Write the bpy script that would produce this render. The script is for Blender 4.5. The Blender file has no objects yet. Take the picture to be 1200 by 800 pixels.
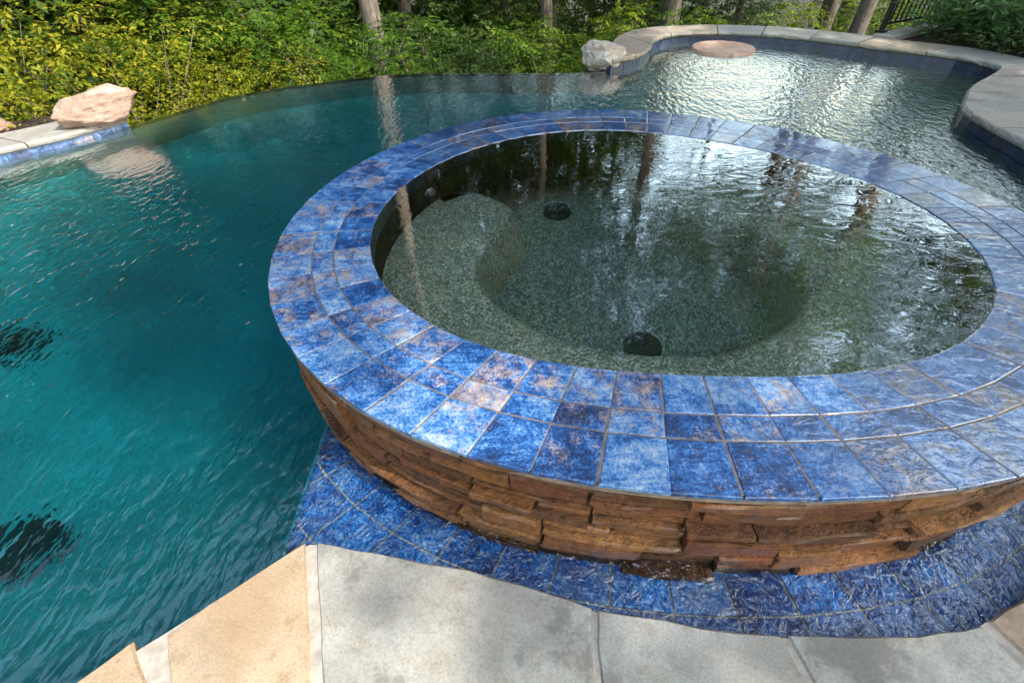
import bpy, bmesh, math, random
import numpy as np
from mathutils import Vector, Matrix, noise as mnoise
R = math.radians
random.seed(11); rng = np.random.default_rng(11)
scene = bpy.context.scene
col = scene.collection

# ------------------------------------------------------------------ camera
PITCH, ROLL = R(42.904), R(-1.653)
cam_d = bpy.data.cameras.new('camera'); cam = bpy.data.objects.new('camera', cam_d); col.objects.link(cam)
cam_d.sensor_width = 36; cam_d.lens = 552.86 / 1200 * 36
cam_d.clip_start = 0.02; cam_d.clip_end = 2000
_f = Vector((0, math.cos(PITCH), -math.sin(PITCH))); _u = Vector((0, math.sin(PITCH), math.cos(PITCH))); _x = Vector((1, 0, 0))
_r = _x * math.cos(ROLL) + _u * math.sin(ROLL); _v = _u * math.cos(ROLL) - _x * math.sin(ROLL)
m = Matrix((_r, _v, -_f)).transposed().to_4x4(); m.translation = (0, 0, 1.47)
cam.matrix_world = m
scene.camera = cam

# ------------------------------------------------------------------ sky, sun, exposure
SUN_AZ, SUN_EL = R(122), R(48)          # azimuth clockwise from +Y (the view direction): from the right, a little behind
w = bpy.data.worlds.new('World'); scene.world = w; w.use_nodes = True
nt = w.node_tree; bg = nt.nodes['Background']
sky = nt.nodes.new('ShaderNodeTexSky'); sky.sky_type = 'NISHITA'; sky.sun_disc = False
sky.sun_elevation = SUN_EL; sky.sun_rotation = SUN_AZ; sky.air_density = 2.0; sky.dust_density = 2.0; sky.ozone_density = 0.0; sky.altitude = 100
nt.links.new(sky.outputs['Color'], bg.inputs['Color']); bg.inputs['Strength'].default_value = 0.15
sd = bpy.data.lights.new('sun', 'SUN'); sd.energy = 2.6; sd.angle = R(0.53); sd.color = (1.0, 0.94, 0.84)
so = bpy.data.objects.new('sun', sd); col.objects.link(so)
sdir = Vector((math.sin(SUN_AZ) * math.cos(SUN_EL), math.cos(SUN_AZ) * math.cos(SUN_EL), math.sin(SUN_EL)))
so.rotation_euler = sdir.to_track_quat('Z', 'Y').to_euler(); so.location = sdir * 60
vs = scene.view_settings; vs.view_transform = 'Standard'; vs.look = 'None'; vs.exposure = 2.0; vs.gamma = 1.0
scene.cycles.use_denoising = True; scene.cycles.denoiser = 'OPENIMAGEDENOISE'; scene.cycles.denoising_input_passes = 'RGB_ALBEDO_NORMAL'; scene.cycles.denoising_prefilter = 'ACCURATE'
scene.cycles.max_bounces = 8; scene.cycles.transparent_max_bounces = 12
scene.cycles.sample_clamp_indirect = 6.0

# ------------------------------------------------------------------ helpers
def obj(name, verts, faces, mat=None, parent=None, smooth=False):
    me = bpy.data.meshes.new(name); me.from_pydata([tuple(v) for v in verts], [], faces); me.update()
    if mat: me.materials.append(mat)
    if smooth: me.shade_smooth()
    o = bpy.data.objects.new(name, me); col.objects.link(o)
    if parent: o.parent = parent
    return o
def bobj(name, bm, mat=None, parent=None, smooth=False):
    me = bpy.data.meshes.new(name); bm.to_mesh(me); bm.free()
    if mat: me.materials.append(mat)
    if smooth: me.shade_smooth()
    o = bpy.data.objects.new(name, me); col.objects.link(o)
    if parent: o.parent = parent
    return o
def empty(name, loc=(0, 0, 0)):
    o = bpy.data.objects.new(name, None); o.empty_display_size = .2; col.objects.link(o); o.location = loc; return o
def tag(o, label=None, cat=None, group=None, kind=None):
    if label: o['label'] = label
    if cat: o['category'] = cat
    if group: o['group'] = group
    if kind: o['kind'] = kind
    return o
def under(o, parent):       # parent while keeping world-space mesh coordinates
    o.parent = parent; o.matrix_parent_inverse = Matrix.Translation(parent.location).inverted(); return o

# ---- node helpers
ALB = (.72, .72, .72)        # overall scale of the base colours below
class NT:
    def __init__(s, name):
        s.m = bpy.data.materials.new(name); s.m.use_nodes = True; s.t = s.m.node_tree; s.t.nodes.clear()
        s.out = s.n('ShaderNodeOutputMaterial')
    def n(s, typ, **kw):
        nd = s.t.nodes.new(typ)
        for k, v in kw.items(): setattr(nd, k, v)
        return nd
    def l(s, a, b): s.t.links.new(a, b)
    def setin(s, nd, key, v):
        if hasattr(v, 'is_linked') or isinstance(v, bpy.types.NodeSocket): s.l(v, nd.inputs[key])
        else:
            i = nd.inputs[key]
            if hasattr(i.default_value, '__len__') and not hasattr(v, '__len__'): v = (v,) * len(i.default_value)
            if hasattr(i.default_value, '__len__') and len(i.default_value) == 4 and len(v) == 3: v = (*v, 1)
            i.default_value = v
    def pos(s): return s.n('ShaderNodeNewGeometry').outputs['Position']
    def island(s): return s.n('ShaderNodeNewGeometry').outputs['Random Per Island']
    def orand(s): return s.n('ShaderNodeObjectInfo').outputs['Random']
    def mapping(s, vec, scale=(1, 1, 1), rot=(0, 0, 0), loc=(0, 0, 0)):
        nd = s.n('ShaderNodeMapping'); s.l(vec, nd.inputs['Vector']); s.setin(nd, 'Scale', scale); s.setin(nd, 'Rotation', rot); s.setin(nd, 'Location', loc); return nd.outputs[0]
    def noise(s, vec, scale=5, detail=4, rough=.55, dist=0, out='Fac', dim='3D', w=None):
        nd = s.n('ShaderNodeTexNoise', noise_dimensions=dim); s.l(vec, nd.inputs['Vector'])
        s.setin(nd, 'Scale', scale); s.setin(nd, 'Detail', detail); s.setin(nd, 'Roughness', rough); s.setin(nd, 'Distortion', dist)
        if w is not None: s.setin(nd, 'W', w)
        return nd.outputs[out]
    def voronoi(s, vec, scale=5, feature='F1', out='Color', rand=1.0):
        nd = s.n('ShaderNodeTexVoronoi', feature=feature); s.l(vec, nd.inputs['Vector']); s.setin(nd, 'Scale', scale); s.setin(nd, 'Randomness', rand); return nd.outputs[out]
    def math(s, op, a, b=0.0, c=0.0, clamp=False):
        nd = s.n('ShaderNodeMath', operation=op, use_clamp=clamp); s.setin(nd, 0, a); s.setin(nd, 1, b); s.setin(nd, 2, c); return nd.outputs[0]
    def ramp(s, fac, stops, interp='LINEAR'):
        nd = s.n('ShaderNodeValToRGB'); nd.color_ramp.interpolation = interp; e = nd.color_ramp.elements
        while len(e) > 1: e.remove(e[-1])
        for i, (p, c) in enumerate(stops):
            el = e[0] if i == 0 else e.new(p)
            el.position = p; el.color = (*c, 1) if hasattr(c, '__len__') else (c, c, c, 1)
        s.l(fac, nd.inputs[0]); return nd.outputs['Color']
    def mr(s, v, a, b, c=0., d=1., smooth=True):
        nd = s.n('ShaderNodeMapRange', interpolation_type='SMOOTHSTEP' if smooth else 'LINEAR'); s.setin(nd, 'Value', v)
        s.setin(nd, 'From Min', a); s.setin(nd, 'From Max', b); s.setin(nd, 'To Min', c); s.setin(nd, 'To Max', d); return nd.outputs[0]
    def mix(s, fac, a, b, typ='MIX'):
        nd = s.n('ShaderNodeMix', data_type='RGBA', blend_type=typ); s.setin(nd, 0, fac); s.setin(nd, 6, a); s.setin(nd, 7, b); return nd.outputs[2]
    def sep(s, v):
        nd = s.n('ShaderNodeSeparateXYZ'); s.l(v, nd.inputs[0]); return nd.outputs
    def bump(s, h, strength=.5, dist=.01, normal=None):
        nd = s.n('ShaderNodeBump'); s.setin(nd, 'Strength', strength); s.setin(nd, 'Distance', dist); s.l(h, nd.inputs['Height'])
        if normal is not None: s.l(normal, nd.inputs['Normal'])
        return nd.outputs[0]
    def bsdf(s, color, rough=.6, normal=None, **kw):
        nd = s.n('ShaderNodeBsdfPrincipled'); color = s.mix(1.0, color, ALB, 'MULTIPLY'); s.setin(nd, 'Base Color', color); s.setin(nd, 'Roughness', rough)
        if normal is not None: s.l(normal, nd.inputs['Normal'])
        for k, v in kw.items(): s.setin(nd, k.replace('_', ' '), v)
        s.l(nd.outputs[0], s.out.inputs['Surface']); return nd
    def shift(s, vec, amount=37.0):     # per-object offset of the pattern
        cmb = s.n('ShaderNodeCombineXYZ'); r = s.orand(); s.l(s.math('MULTIPLY', r, amount), cmb.inputs[0]); s.l(s.math('MULTIPLY', r, amount * 1.7), cmb.inputs[1]); s.l(s.math('MULTIPLY', r, amount * .6), cmb.inputs[2])
        a = s.n('ShaderNodeVectorMath', operation='ADD'); s.l(vec, a.inputs[0]); s.l(cmb.outputs[0], a.inputs[1]); return a.outputs[0]

# ------------------------------------------------------------------ materials
def water_ripples(t, p, scale, stretch, rot, amp, fine=.35):
    a = t.noise(t.mapping(p, (scale * stretch[0], scale * stretch[1], 1), (0, 0, rot)), 1, 2, .5, .15, dim='2D')
    b = t.noise(t.mapping(p, (scale * 2.3, scale * 1.1, 1), (0, 0, rot + .5)), 1, 2, .5, .1, dim='2D')
    c = t.noise(t.mapping(p, (scale * .22, scale * .22, 1)), 1, 2, .5, .0, dim='2D')
    h = t.math('ADD', a, t.math('MULTIPLY', b, fine)); h = t.math('ADD', h, t.math('MULTIPLY', c, 1.2))
    nd = t.n('ShaderNodeBump'); t.setin(nd, 'Strength', 1.); t.setin(nd, 'Distance', amp); t.l(h, nd.inputs['Height']); return nd.outputs[0]
def water_material(name, tint, ior, ripple, vol=None, refract=False):
    t = NT(name); p = t.pos(); nrm = ripple(t, p)
    fr = t.n('ShaderNodeFresnel'); t.setin(fr, 'IOR', 1.33); t.l(nrm, fr.inputs['Normal'])
    fac = t.math('MULTIPLY', fr.outputs[0], ior, clamp=True)
    if refract: tr = t.n('ShaderNodeBsdfRefraction'); t.setin(tr, 'Color', tint); t.setin(tr, 'IOR', 1.33); t.setin(tr, 'Roughness', 0.0); t.l(nrm, tr.inputs['Normal'])
    else: tr = t.n('ShaderNodeBsdfTransparent'); t.setin(tr, 'Color', tint)
    gl = t.n('ShaderNodeBsdfGlossy'); t.setin(gl, 'Color', (1, 1, 1)); t.setin(gl, 'Roughness', .02); t.l(nrm, gl.inputs['Normal'])
    mx = t.n('ShaderNodeMixShader'); t.l(fac, mx.inputs[0]); t.l(tr.outputs[0], mx.inputs[1]); t.l(gl.outputs[0], mx.inputs[2])
    t.l(mx.outputs[0], t.out.inputs['Surface'])
    if vol:
        va = t.n('ShaderNodeVolumeAbsorption'); t.setin(va, 'Color', vol[0]); t.setin(va, 'Density', vol[1]); t.l(va.outputs[0], t.out.inputs['Volume'])
    return t.m
def rip_pool(t, p):
    x = t.sep(p); q = t.math('SUBTRACT', x[1], t.math('MULTIPLY', t.math('MAXIMUM', x[0], 0.0), 1.6))        # calmer toward the spilling edge
    n0 = water_ripples(t, p, 15, (1.35, .7), -.75, t.mr(q, 2.2, 4.4, .0085, .0022))
    return n0
def rip_spa(t, p):
    x = t.sep(p)
    calm = t.mr(t.math('ADD', x[0], t.math('MULTIPLY', t.noise(p, 1.6, 2), .8)), .6, 1.9, .0004, .0016)
    a = t.noise(t.mapping(p, (9, 16, 1), (0, 0, .3)), 1, 3, .5, .8, dim='2D')
    nd = t.n('ShaderNodeBump'); t.setin(nd, 'Strength', 1.); t.l(calm, nd.inputs['Distance']); t.l(a, nd.inputs['Height']); return nd.outputs[0]
M = {}
M['pool_water'] = water_material('pool_water', (.97, .99, .99), 2.5, rip_pool, ((0.0, .79, .835), 1.5), refract=True)
def rip_ledge(t, p):
    a = t.noise(t.mapping(p, (26, 20, 1), (0, 0, .5)), 1, 3, .5, 1.0, dim='2D'); b = t.noise(t.mapping(p, (60, 48, 1)), 1, 2, .5, .5, dim='2D')
    return t.bump(t.math('ADD', a, t.math('MULTIPLY', b, .3)), 1.0, .012)
M['ledge_water'] = water_material('ledge_water', (.78, .90, .97), 3.2, rip_ledge)
M['spa_water'] = water_material('spa_water', (.90, .98, .96), 5.5, rip_spa, refract=True)

def glazed_tile(name, dark=0.0, wet_all=False, gain=1.0, dry=False, rust_k=.72, sat=1.0):
    t = NT(name); p = t.pos(); q = t.shift(p); r = t.orand()
    big = t.noise(q, 9, 5, .62); streak = t.noise(t.mapping(q, (10, 95, 40), (0, 0, .35)), 1, 4, .65); fine = t.noise(q, 120, 3, .7)
    mott = t.noise(q, 30, 6, .75); grit = t.noise(q, 320, 2, .6)
    v = t.math('MULTIPLY_ADD', t.math('SUBTRACT', big, .5), .9, .60)
    for tex, k in ((mott, 1.0), (streak, .45), (fine, .5), (grit, .55), (r, .24)): v = t.math('ADD', v, t.math('MULTIPLY', t.math('SUBTRACT', tex, .5), k))
    g = gain
    c = t.ramp(v, [(.30, (.012 * g, .025 * g, .075 * g)), (.47, (.028 * g, .072 * g, .21 * g)), (.60, (.060 * g, .155 * g, .38 * g)), (.74, (.15 * g, .27 * g, .48 * g)), (1.0, (.40 * g, .47 * g, .56 * g))])
    rr = t.math('FRACT', t.math('MULTIPLY', r, 13.7))
    rm = t.math('ADD', t.noise(q, 16, 6, .75), t.math('MULTIPLY', t.math('SUBTRACT', rr, .5), .24))
    rm = t.math('ADD', rm, t.math('MULTIPLY', t.math('SUBTRACT', fine, .5), .4)); rm = t.math('ADD', rm, t.math('MULTIPLY', t.math('SUBTRACT', grit, .5), .35))
    rust = t.mr(rm, .515, .68)
    c = t.mix(t.math('MULTIPLY', rust, rust_k), c, t.ramp(mott, [(.35, (.11 * g, .085 * g, .08 * g)), (.5, (.30 * g, .21 * g, .15 * g)), (.65, (.52 * g, .36 * g, .23 * g))]))
    if sat != 1.0: hs = t.n('ShaderNodeHueSaturation'); t.l(c, hs.inputs['Color']); t.setin(hs, 'Saturation', sat); c = hs.outputs[0]
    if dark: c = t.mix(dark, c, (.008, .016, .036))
    x = t.sep(p)
    if wet_all: wet = t.mr(t.noise(p, 3), .2, .3)
    else:
        s = t.math('ADD', x[0], t.math('MULTIPLY', x[1], .55)); s = t.math('ADD', s, t.math('MULTIPLY', t.noise(p, 3.2, 3, .6), .9))
        wet = t.mr(s, 1.35, 1.75)
    if not dry: c = t.mix(t.math('MULTIPLY', wet, .42), c, t.mix(1.0, c, (.25, .30, .42), 'MULTIPLY'))       # wet glaze is deeper in colour
    nd = t.n('ShaderNodeBump'); t.setin(nd, 'Strength', 1.); t.l(t.noise(t.mapping(p, (12, 22, 1), (0, 0, .3)), 1, 3, .5, .9), nd.inputs['Height']); t.l(t.mr(x[1], 1.0, 2.4, .0065, .0006), nd.inputs['Distance']); rip = nd.outputs[0]
    rel = t.bump(v, .35, .003)
    b = t.bsdf(c, .42, rel)
    t.l(t.math('MULTIPLY', wet, 0.0 if dry else 1.0), b.inputs['Coat Weight']); t.setin(b, 'Coat Roughness', .03); t.setin(b, 'Coat IOR', 2.0); t.l(rip, b.inputs['Coat Normal'])
    t.setin(b, 'Specular IOR Level', .5)
    return t.m
M['tile'] = glazed_tile('glazed_blue_tile', gain=.86, sat=1.12)
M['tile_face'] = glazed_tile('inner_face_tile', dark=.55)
M['tile_ledge'] = glazed_tile('ledge_tile', dry=True, gain=.9, rust_k=.3, sat=1.35)
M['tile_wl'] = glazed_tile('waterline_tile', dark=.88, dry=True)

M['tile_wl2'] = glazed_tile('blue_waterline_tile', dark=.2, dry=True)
def simple(name, c0, c1, scale=8, rough=.8, bump=.4, dist=.005, detail=5, spec=.4, obj_var=0.0, coat=0):
    t = NT(name); p = t.shift(t.pos()) if obj_var else t.pos(); n = t.noise(p, scale, detail, .6); c = t.mix(t.mr(n, .3, .7), c0, c1)
    if obj_var:
        hs = t.n('ShaderNodeHueSaturation'); t.l(c, hs.inputs['Color']); t.l(t.math('MULTIPLY_ADD', t.orand(), obj_var, 1 - obj_var / 2), hs.inputs['Value']); c = hs.outputs[0]
    b = t.bsdf(c, rough, t.bump(t.noise(p, scale * 3, detail, .65), bump, dist)); t.setin(b, 'Specular IOR Level', spec)
    if coat: t.setin(b, 'Coat Weight', coat); t.setin(b, 'Coat Roughness', .08)
    return t.m
M['grout'] = simple('grout', (.10, .075, .06), (.22, .17, .13), 30, .9)
M['mortar'] = simple('mortar', (.27, .235, .19), (.40, .355, .30), 25, .95, .6)
M['concrete'] = simple('concrete', (.2, .2, .19), (.32, .31, .29), 6, .9)
M['weir'] = simple('weir_tile', (.01, .02, .03), (.03, .05, .06), 14, .2)
M['mulch'] = simple('mulch', (.02, .011, .007), (.09, .05, .03), 40, .95, 1., .03)
M['litter'] = simple('leaf_litter', (.012, .010, .005), (.035, .026, .013), 3.5, .95, 1., .1)
M['iron'] = simple('black_iron', (.008, .008, .008), (.014, .014, .014), 20, .45, .1, .001)
M['drain'] = simple('drain_plastic', (.008, .016, .02), (.014, .026, .03), 20, .4, .1, .001)
M['jet'] = simple('jet_plastic', (.3, .33, .36), (.5, .52, .55), 20, .2, .1, .001)

def pebble(name, light, mid, darkc, glint, cs=150):
    t = NT(name); p = t.pos(); vc = t.voronoi(p, cs); s = t.sep(vc); vc2 = t.voronoi(p, cs * 1.9); s2 = t.sep(vc2)
    c = t.ramp(s[0], [(0, darkc), (.3, mid), (.62, light), (.80, tuple(min(1, k * 1.6) for k in light)), (.90, glint), (.97, (.05, .10, .2))], 'CONSTANT')
    c = t.mix(.35, c, t.ramp(s2[1], [(0, darkc), (.5, mid), (.8, light)], 'CONSTANT'))
    c = t.mix(t.mr(t.noise(p, 5, 3), .3, .7, 0, .35), c, mid)
    e = t.voronoi(p, cs, out='Distance')
    t.bsdf(c, .55, t.bump(e, .5, .004)); return t.m
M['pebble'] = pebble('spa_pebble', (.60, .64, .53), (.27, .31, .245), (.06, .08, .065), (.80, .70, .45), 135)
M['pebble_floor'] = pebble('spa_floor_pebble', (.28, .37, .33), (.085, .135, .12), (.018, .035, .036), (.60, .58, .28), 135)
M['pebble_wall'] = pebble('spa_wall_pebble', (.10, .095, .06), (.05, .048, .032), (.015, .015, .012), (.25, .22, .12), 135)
M['shelf'] = pebble('shelf_pebble', (.16, .15, .13), (.075, .07, .062), (.03, .028, .026), (.30, .28, .24), 60)
def plaster():
    t = NT('pool_plaster'); p = t.pos(); n = t.noise(p, 1.3, 4, .6); s = t.sep(t.voronoi(p, 28))
    c = t.ramp(n, [(.3, (.16, .26, .27)), (.7, (.36, .46, .46))]); c = t.mix(.35, c, t.ramp(s[0], [(0, (.1, .16, .17)), (.5, (.3, .4, .4)), (.85, (.55, .62, .58))]))
    t.bsdf(c, .7); return t.m
M['plaster'] = plaster()

def ledger():
    t = NT('ledger_stone'); p = t.shift(t.pos(), 23); r = t.orand()
    base = t.ramp(r, [(0, (.04, .020, .012)), (.16, (.24, .105, .034)), (.32, (.42, .22, .075)), (.46, (.09, .036, .016)), (.58, (.56, .34, .14)), (.72, (.22, .065, .04)), (.86, (.34, .17, .06)), (1, (.11, .06, .035))])
    n = t.noise(p, 14, 6, .7); lay = t.noise(t.mapping(p, (9, 9, 60)), 1, 5, .7)
    c = t.mix(t.mr(n, .35, .7), base, t.mix(.55, base, (.34, .19, .07)))
    c = t.mix(t.mr(lay, .5, .75, 0, .6), c, t.mix(.6, base, (.035, .018, .012)))
    c = t.mix(t.mr(t.noise(p, 7, 4), .6, .75, 0, .5), c, (.20, .06, .04))
    h = t.math('ADD', t.math('MULTIPLY', n, 1.0), lay); c = t.mix(1.0, c, (.62, .44, .31), 'MULTIPLY'); sp_ = t.noise(p, 38, 5, .75); c = t.mix(t.mr(sp_, .42, .7, 0, .75), c, (.02, .012, .008)); grn = t.noise(p, 210, 3, .7); c = t.mix(t.mr(grn, .45, .75, 0, .30), c, t.mix(.5, base, (.42, .25, .10))); h = t.math('ADD', h, t.math('MULTIPLY', sp_, .7))
    b = t.bsdf(c, .48, t.bump(h, 1.0, .022)); t.setin(b, 'Coat Weight', t.mr(t.noise(t.pos(), 6, 3), .45, .65, 0, .55)); t.setin(b, 'Specular IOR Level', .25); t.setin(b, 'Coat Roughness', .12); return t.m
M['ledger'] = ledger()
M['core'] = simple('wall_core', (.02, .013, .009), (.05, .03, .018), 20, .9)

def flag(name, c0, c1, c2, stain=.7):
    t = NT(name); p = t.shift(t.pos(), 9); n = t.noise(p, 3.2, 6, .6); n2 = t.noise(p, 18, 5, .65)
    c = t.mix(t.mr(n, .40, .60), c0, c1); c = t.mix(t.mr(n2, .48, .68, 0, .7), c, c2)
    vd = t.voronoi(p, 7, out='Distance'); vcol = t.sep(t.voronoi(p, 7))
    spot = t.math('MULTIPLY', t.mr(t.math('ADD', vd, t.math('MULTIPLY', n2, .12)), .15, .19, 1, 0), t.mr(vcol[0], .72, .74)); c = t.mix(t.math('MULTIPLY', spot, .5), c, (.10, .10, .095))
    st = t.mr(t.math('ADD', t.noise(p, 2.6, 3), t.math('MULTIPLY', t.noise(p, 24, 6, .75), .5)), .76, .88, 0, stain); c = t.mix(st, c, (.13, .12, .10))
    gr = t.noise(p, 160, 3, .7); c = t.mix(t.mr(gr, .35, .75, 0, .5), c, t.mix(.8, c0, (.06, .055, .05))); pit = t.mr(t.noise(p, 45, 4, .6), .66, .74); c = t.mix(t.math('MULTIPLY', pit, .6), c, (.11, .10, .085)); n2 = t.math('ADD', n2, t.math('MULTIPLY', gr, .5)); n2 = t.math('SUBTRACT', n2, t.math('MULTIPLY', pit, .4))
    h = t.math('ADD', t.math('MULTIPLY', n, .8), t.math('MULTIPLY', n2, .3)); steps = t.math('SNAP', t.math('MULTIPLY', t.noise(t.mapping(p, (3.5, 6, 1), (0, 0, .6)), 1, 7, .62, .2), 1.0), .05); h = t.math('ADD', h, t.math('MULTIPLY', steps, .8))
    t.bsdf(c, .75, t.bump(h, .55, .008)); return t.m
M['flag_grey'] = flag('bluestone_grey', (.27, .253, .216), (.35, .337, .295), (.27, .235, .18))
M['flag_tan'] = flag('flagstone_tan', (.33, .225, .13), (.42, .315, .20), (.28, .18, .095), .2)
M['flag_brown'] = flag('flagstone_brown', (.24, .16, .10), (.34, .24, .16), (.2, .13, .09), .2)
M['flag_pale'] = flag('flagstone_pale', (.28, .265, .235), (.35, .335, .30), (.25, .21, .165), .3)
M['flag_mauve'] = flag('flagstone_mauve', (.31, .27, .24), (.40, .36, .32), (.27, .2, .17), .3)
def edge_stone():
    t = NT('coping_stone'); p = t.shift(t.pos(), 9); n = t.noise(p, 5, 6, .65); n2 = t.noise(p, 26, 5, .7); r = t.orand()
    base = t.ramp(r, [(0, (.24, .235, .21)), (.2, (.34, .26, .18)), (.4, (.24, .26, .255)), (.6, (.36, .34, .29)), (.8, (.22, .17, .14)), (1, (.33, .29, .24))])
    c = t.mix(t.mr(n, .35, .7, 0, .6), base, t.mix(.5, base, (.4, .35, .27)))
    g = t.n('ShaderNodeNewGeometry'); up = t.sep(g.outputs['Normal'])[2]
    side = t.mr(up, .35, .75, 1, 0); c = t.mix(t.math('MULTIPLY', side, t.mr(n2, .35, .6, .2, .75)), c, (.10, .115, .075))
    t.bsdf(c, .8, t.bump(t.math('ADD', n, n2), .7, .01)); return t.m
M['coping'] = edge_stone()
def boulder_mat(name, a, b, c_):
    t = NT(name); p = t.pos(); n = t.noise(p, 4, 6, .65); n2 = t.noise(p, 15, 6, .7); lay = t.noise(t.mapping(p, (3, 3, 16), (.2, .3, 0)), 1, 5, .65, .5)
    c = t.mix(t.mr(n, .4, .62), a, b); c = t.mix(t.mr(lay, .52, .66, 0, .8), c, c_); c = t.mix(t.mr(n2, .5, .68, 0, .65), c, (.20, .13, .10)); c = t.mix(t.mr(t.noise(p, 70, 4, .7), .5, .75, 0, .5), c, (.16, .11, .09))
    h = t.math('ADD', n2, lay); t.bsdf(c, .8, t.bump(h, .9, .03)); return t.m
M['boulder_pink'] = boulder_mat('boulder_pink', (.32, .195, .14), (.40, .28, .215), (.44, .36, .30))
M['boulder_white'] = boulder_mat('boulder_white', (.47, .41, .34), (.57, .53, .48), (.38, .25, .16))
M['disc'] = boulder_mat('pink_stone_top', (.55, .33, .24), (.62, .42, .32), (.58, .46, .36))
def bark(name, a, b):
    t = NT(name); p = t.n('ShaderNodeTexCoord').outputs['Object']; n = t.noise(t.mapping(p, (22, 22, 3.5)), 1, 6, .7, .4); n2 = t.noise(p, 2.5, 3)
    c = t.mix(t.mr(n, .35, .65), a, b); c = t.mix(t.mr(n2, .5, .7, 0, .4), c, (.16, .17, .12)); t.bsdf(c, .9, t.bump(n, 1., .03)); return t.m
M['bark'] = bark('bark', (.05, .036, .026), (.20, .155, .12))
M['bark_pale'] = bark('bark_pale', (.07, .052, .042), (.26, .21, .17))
def leaf(name, stops, tl=.45, rough=.45):
    t = NT(name); r = t.island(); o = t.orand(); v = t.math('ADD', t.math('MULTIPLY', r, .75), t.math('MULTIPLY', o, .25))
    c = t.mix(1.0, t.ramp(v, stops), ALB, 'MULTIPLY'); d = t.n('ShaderNodeBsdfPrincipled'); t.l(c, d.inputs['Base Color']); t.setin(d, 'Roughness', rough); t.setin(d, 'Specular IOR Level', .12)
    tb = t.n('ShaderNodeBsdfTranslucent'); t.l(t.mix(.3, c, (.16, .19, .012)), tb.inputs['Color'])
    mx = t.n('ShaderNodeMixShader'); mx.inputs[0].default_value = tl; t.l(d.outputs[0], mx.inputs[1]); t.l(tb.outputs[0], mx.inputs[2]); t.l(mx.outputs[0], t.out.inputs['Surface']); return t.m
M['leaf_yellow'] = leaf('leaf_yellow_green', [(0, (.06, .10, .008)), (.3, (.14, .18, .012)), (.6, (.28, .28, .02)), (.88, (.44, .35, .03)), (1, (.48, .22, .03))])
M['leaf_green'] = leaf('leaf_green', [(0, (.03, .075, .010)), (.5, (.07, .15, .016)), (.85, (.14, .22, .022)), (1, (.22, .22, .02))])
M['leaf_lime'] = leaf('leaf_lime', [(0, (.06, .12, .010)), (.5, (.16, .23, .014)), (.85, (.27, .29, .02)), (1, (.34, .26, .02))])
M['leaf_dark'] = leaf('leaf_dark', [(0, (.020, .042, .012)), (.5, (.042, .085, .02)), (1, (.08, .13, .03))], .35)
M['leaf_shrub'] = leaf('leaf_lance', [(0, (.05, .12, .045)), (.5, (.11, .23, .085)), (1, (.22, .34, .16))], .25, .3)

# ------------------------------------------------------------------ plan curves (metres; pool water at z = 0)
CX, CY = .595, 1.865; ZR = .47                  # spa centre, rim height
def srad(a): return 1.465 + .094 * math.cos(2 * a) - .047 * math.sin(2 * a) + .009 * math.cos(3 * a) - .038 * math.sin(3 * a)
def sp(a, off=0.0): r = srad(a) + off; return (CX + r * math.cos(a), CY + r * math.sin(a))
_A = np.linspace(-math.pi * 1.5, math.pi * .5, 4001)
_P = np.array([sp(a) for a in _A]); _S = np.concatenate([[0], np.cumsum(np.hypot(*np.diff(_P, axis=0).T))]); PERIM = _S[-1]
def ang(s): return float(np.interp(s % PERIM, _S, _A))
def sloop(off, n=160): return [sp(2 * math.pi * k / n, off) for k in range(n)]

def catmull(pts, n=6, closed=False):
    out = []; P = [np.array(p, float) for p in pts]; N = len(P)
    for i in range(N if closed else N - 1):
        p0, p1, p2, p3 = (P[(i - 1) % N], P[i], P[(i + 1) % N], P[(i + 2) % N]) if closed else (P[max(i - 1, 0)], P[i], P[i + 1], P[min(i + 2, N - 1)])
        for k in range(n):
            t = k / n; out.append(tuple(.5 * ((2 * p1) + (-p0 + p2) * t + (2 * p0 - 5 * p1 + 4 * p2 - p3) * t * t + (-p0 + 3 * p1 - 3 * p2 + p3) * t ** 3)))
    if not closed: out.append(tuple(P[-1]))
    return out
FRONT = [(-2.9, -1.0), (-1.75, -.12), (-1.23, .23), (-1.1, .30), (-.95, .40), (-.75, .55), (-.62, .635), (-.42, .60), (-.14, .54), (.07, .48), (.21, .43), (.38, .40), (.55, .37), (.67, .36), (.84, .35), (1.01, .35), (1.13, .36), (1.23, .39), (1.33, .42), (1.5, .5), (1.75, .68), (2.1, 1.0), (2.6, 1.5), (3.2, 2.1), (3.6, 2.65)]
RIGHT = [(3.6, 2.65), (3.76, 3.32), (3.81, 3.77), (3.90, 4.16), (4.16, 4.50), (4.46, 4.81), (4.95, 5.18), (5.14, 5.40), (5.12, 5.70), (5.0, 5.98), (4.57, 6.38), (4.26, 6.72), (3.9, 7.06), (3.47, 7.36), (3.0, 7.52), (2.55, 7.54), (2.17, 7.42), (1.93, 7.12), (1.78, 6.70), (1.55, 6.36), (1.23, 6.14)]
WEIR = [(1.23, 6.14), (.85, 6.11), (.42, 6.14), (-.22, 6.21), (-.91, 6.28), (-1.42, 6.24), (-1.89, 6.09), (-2.44, 5.87), (-2.75, 5.70), (-3.0, 5.50), (-3.2, 5.19), (-3.37, 4.94), (-3.53, 4.68)]
LEFT = [(-3.53, 4.68), (-3.82, 4.27), (-4.17, 3.94), (-4.7, 3.4), (-5.05, 2.6), (-5.0, 1.3), (-4.5, .1), (-3.9, -.7), (-2.9, -1.0)]
cF, cR, cW, cL = catmull(FRONT, 4), catmull(RIGHT, 6), catmull(WEIR, 5), catmull(LEFT, 5)
LOOP = cF[:-1] + cR[:-1] + cW[:-1] + cL[:-1]       # counter-clockwise
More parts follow.
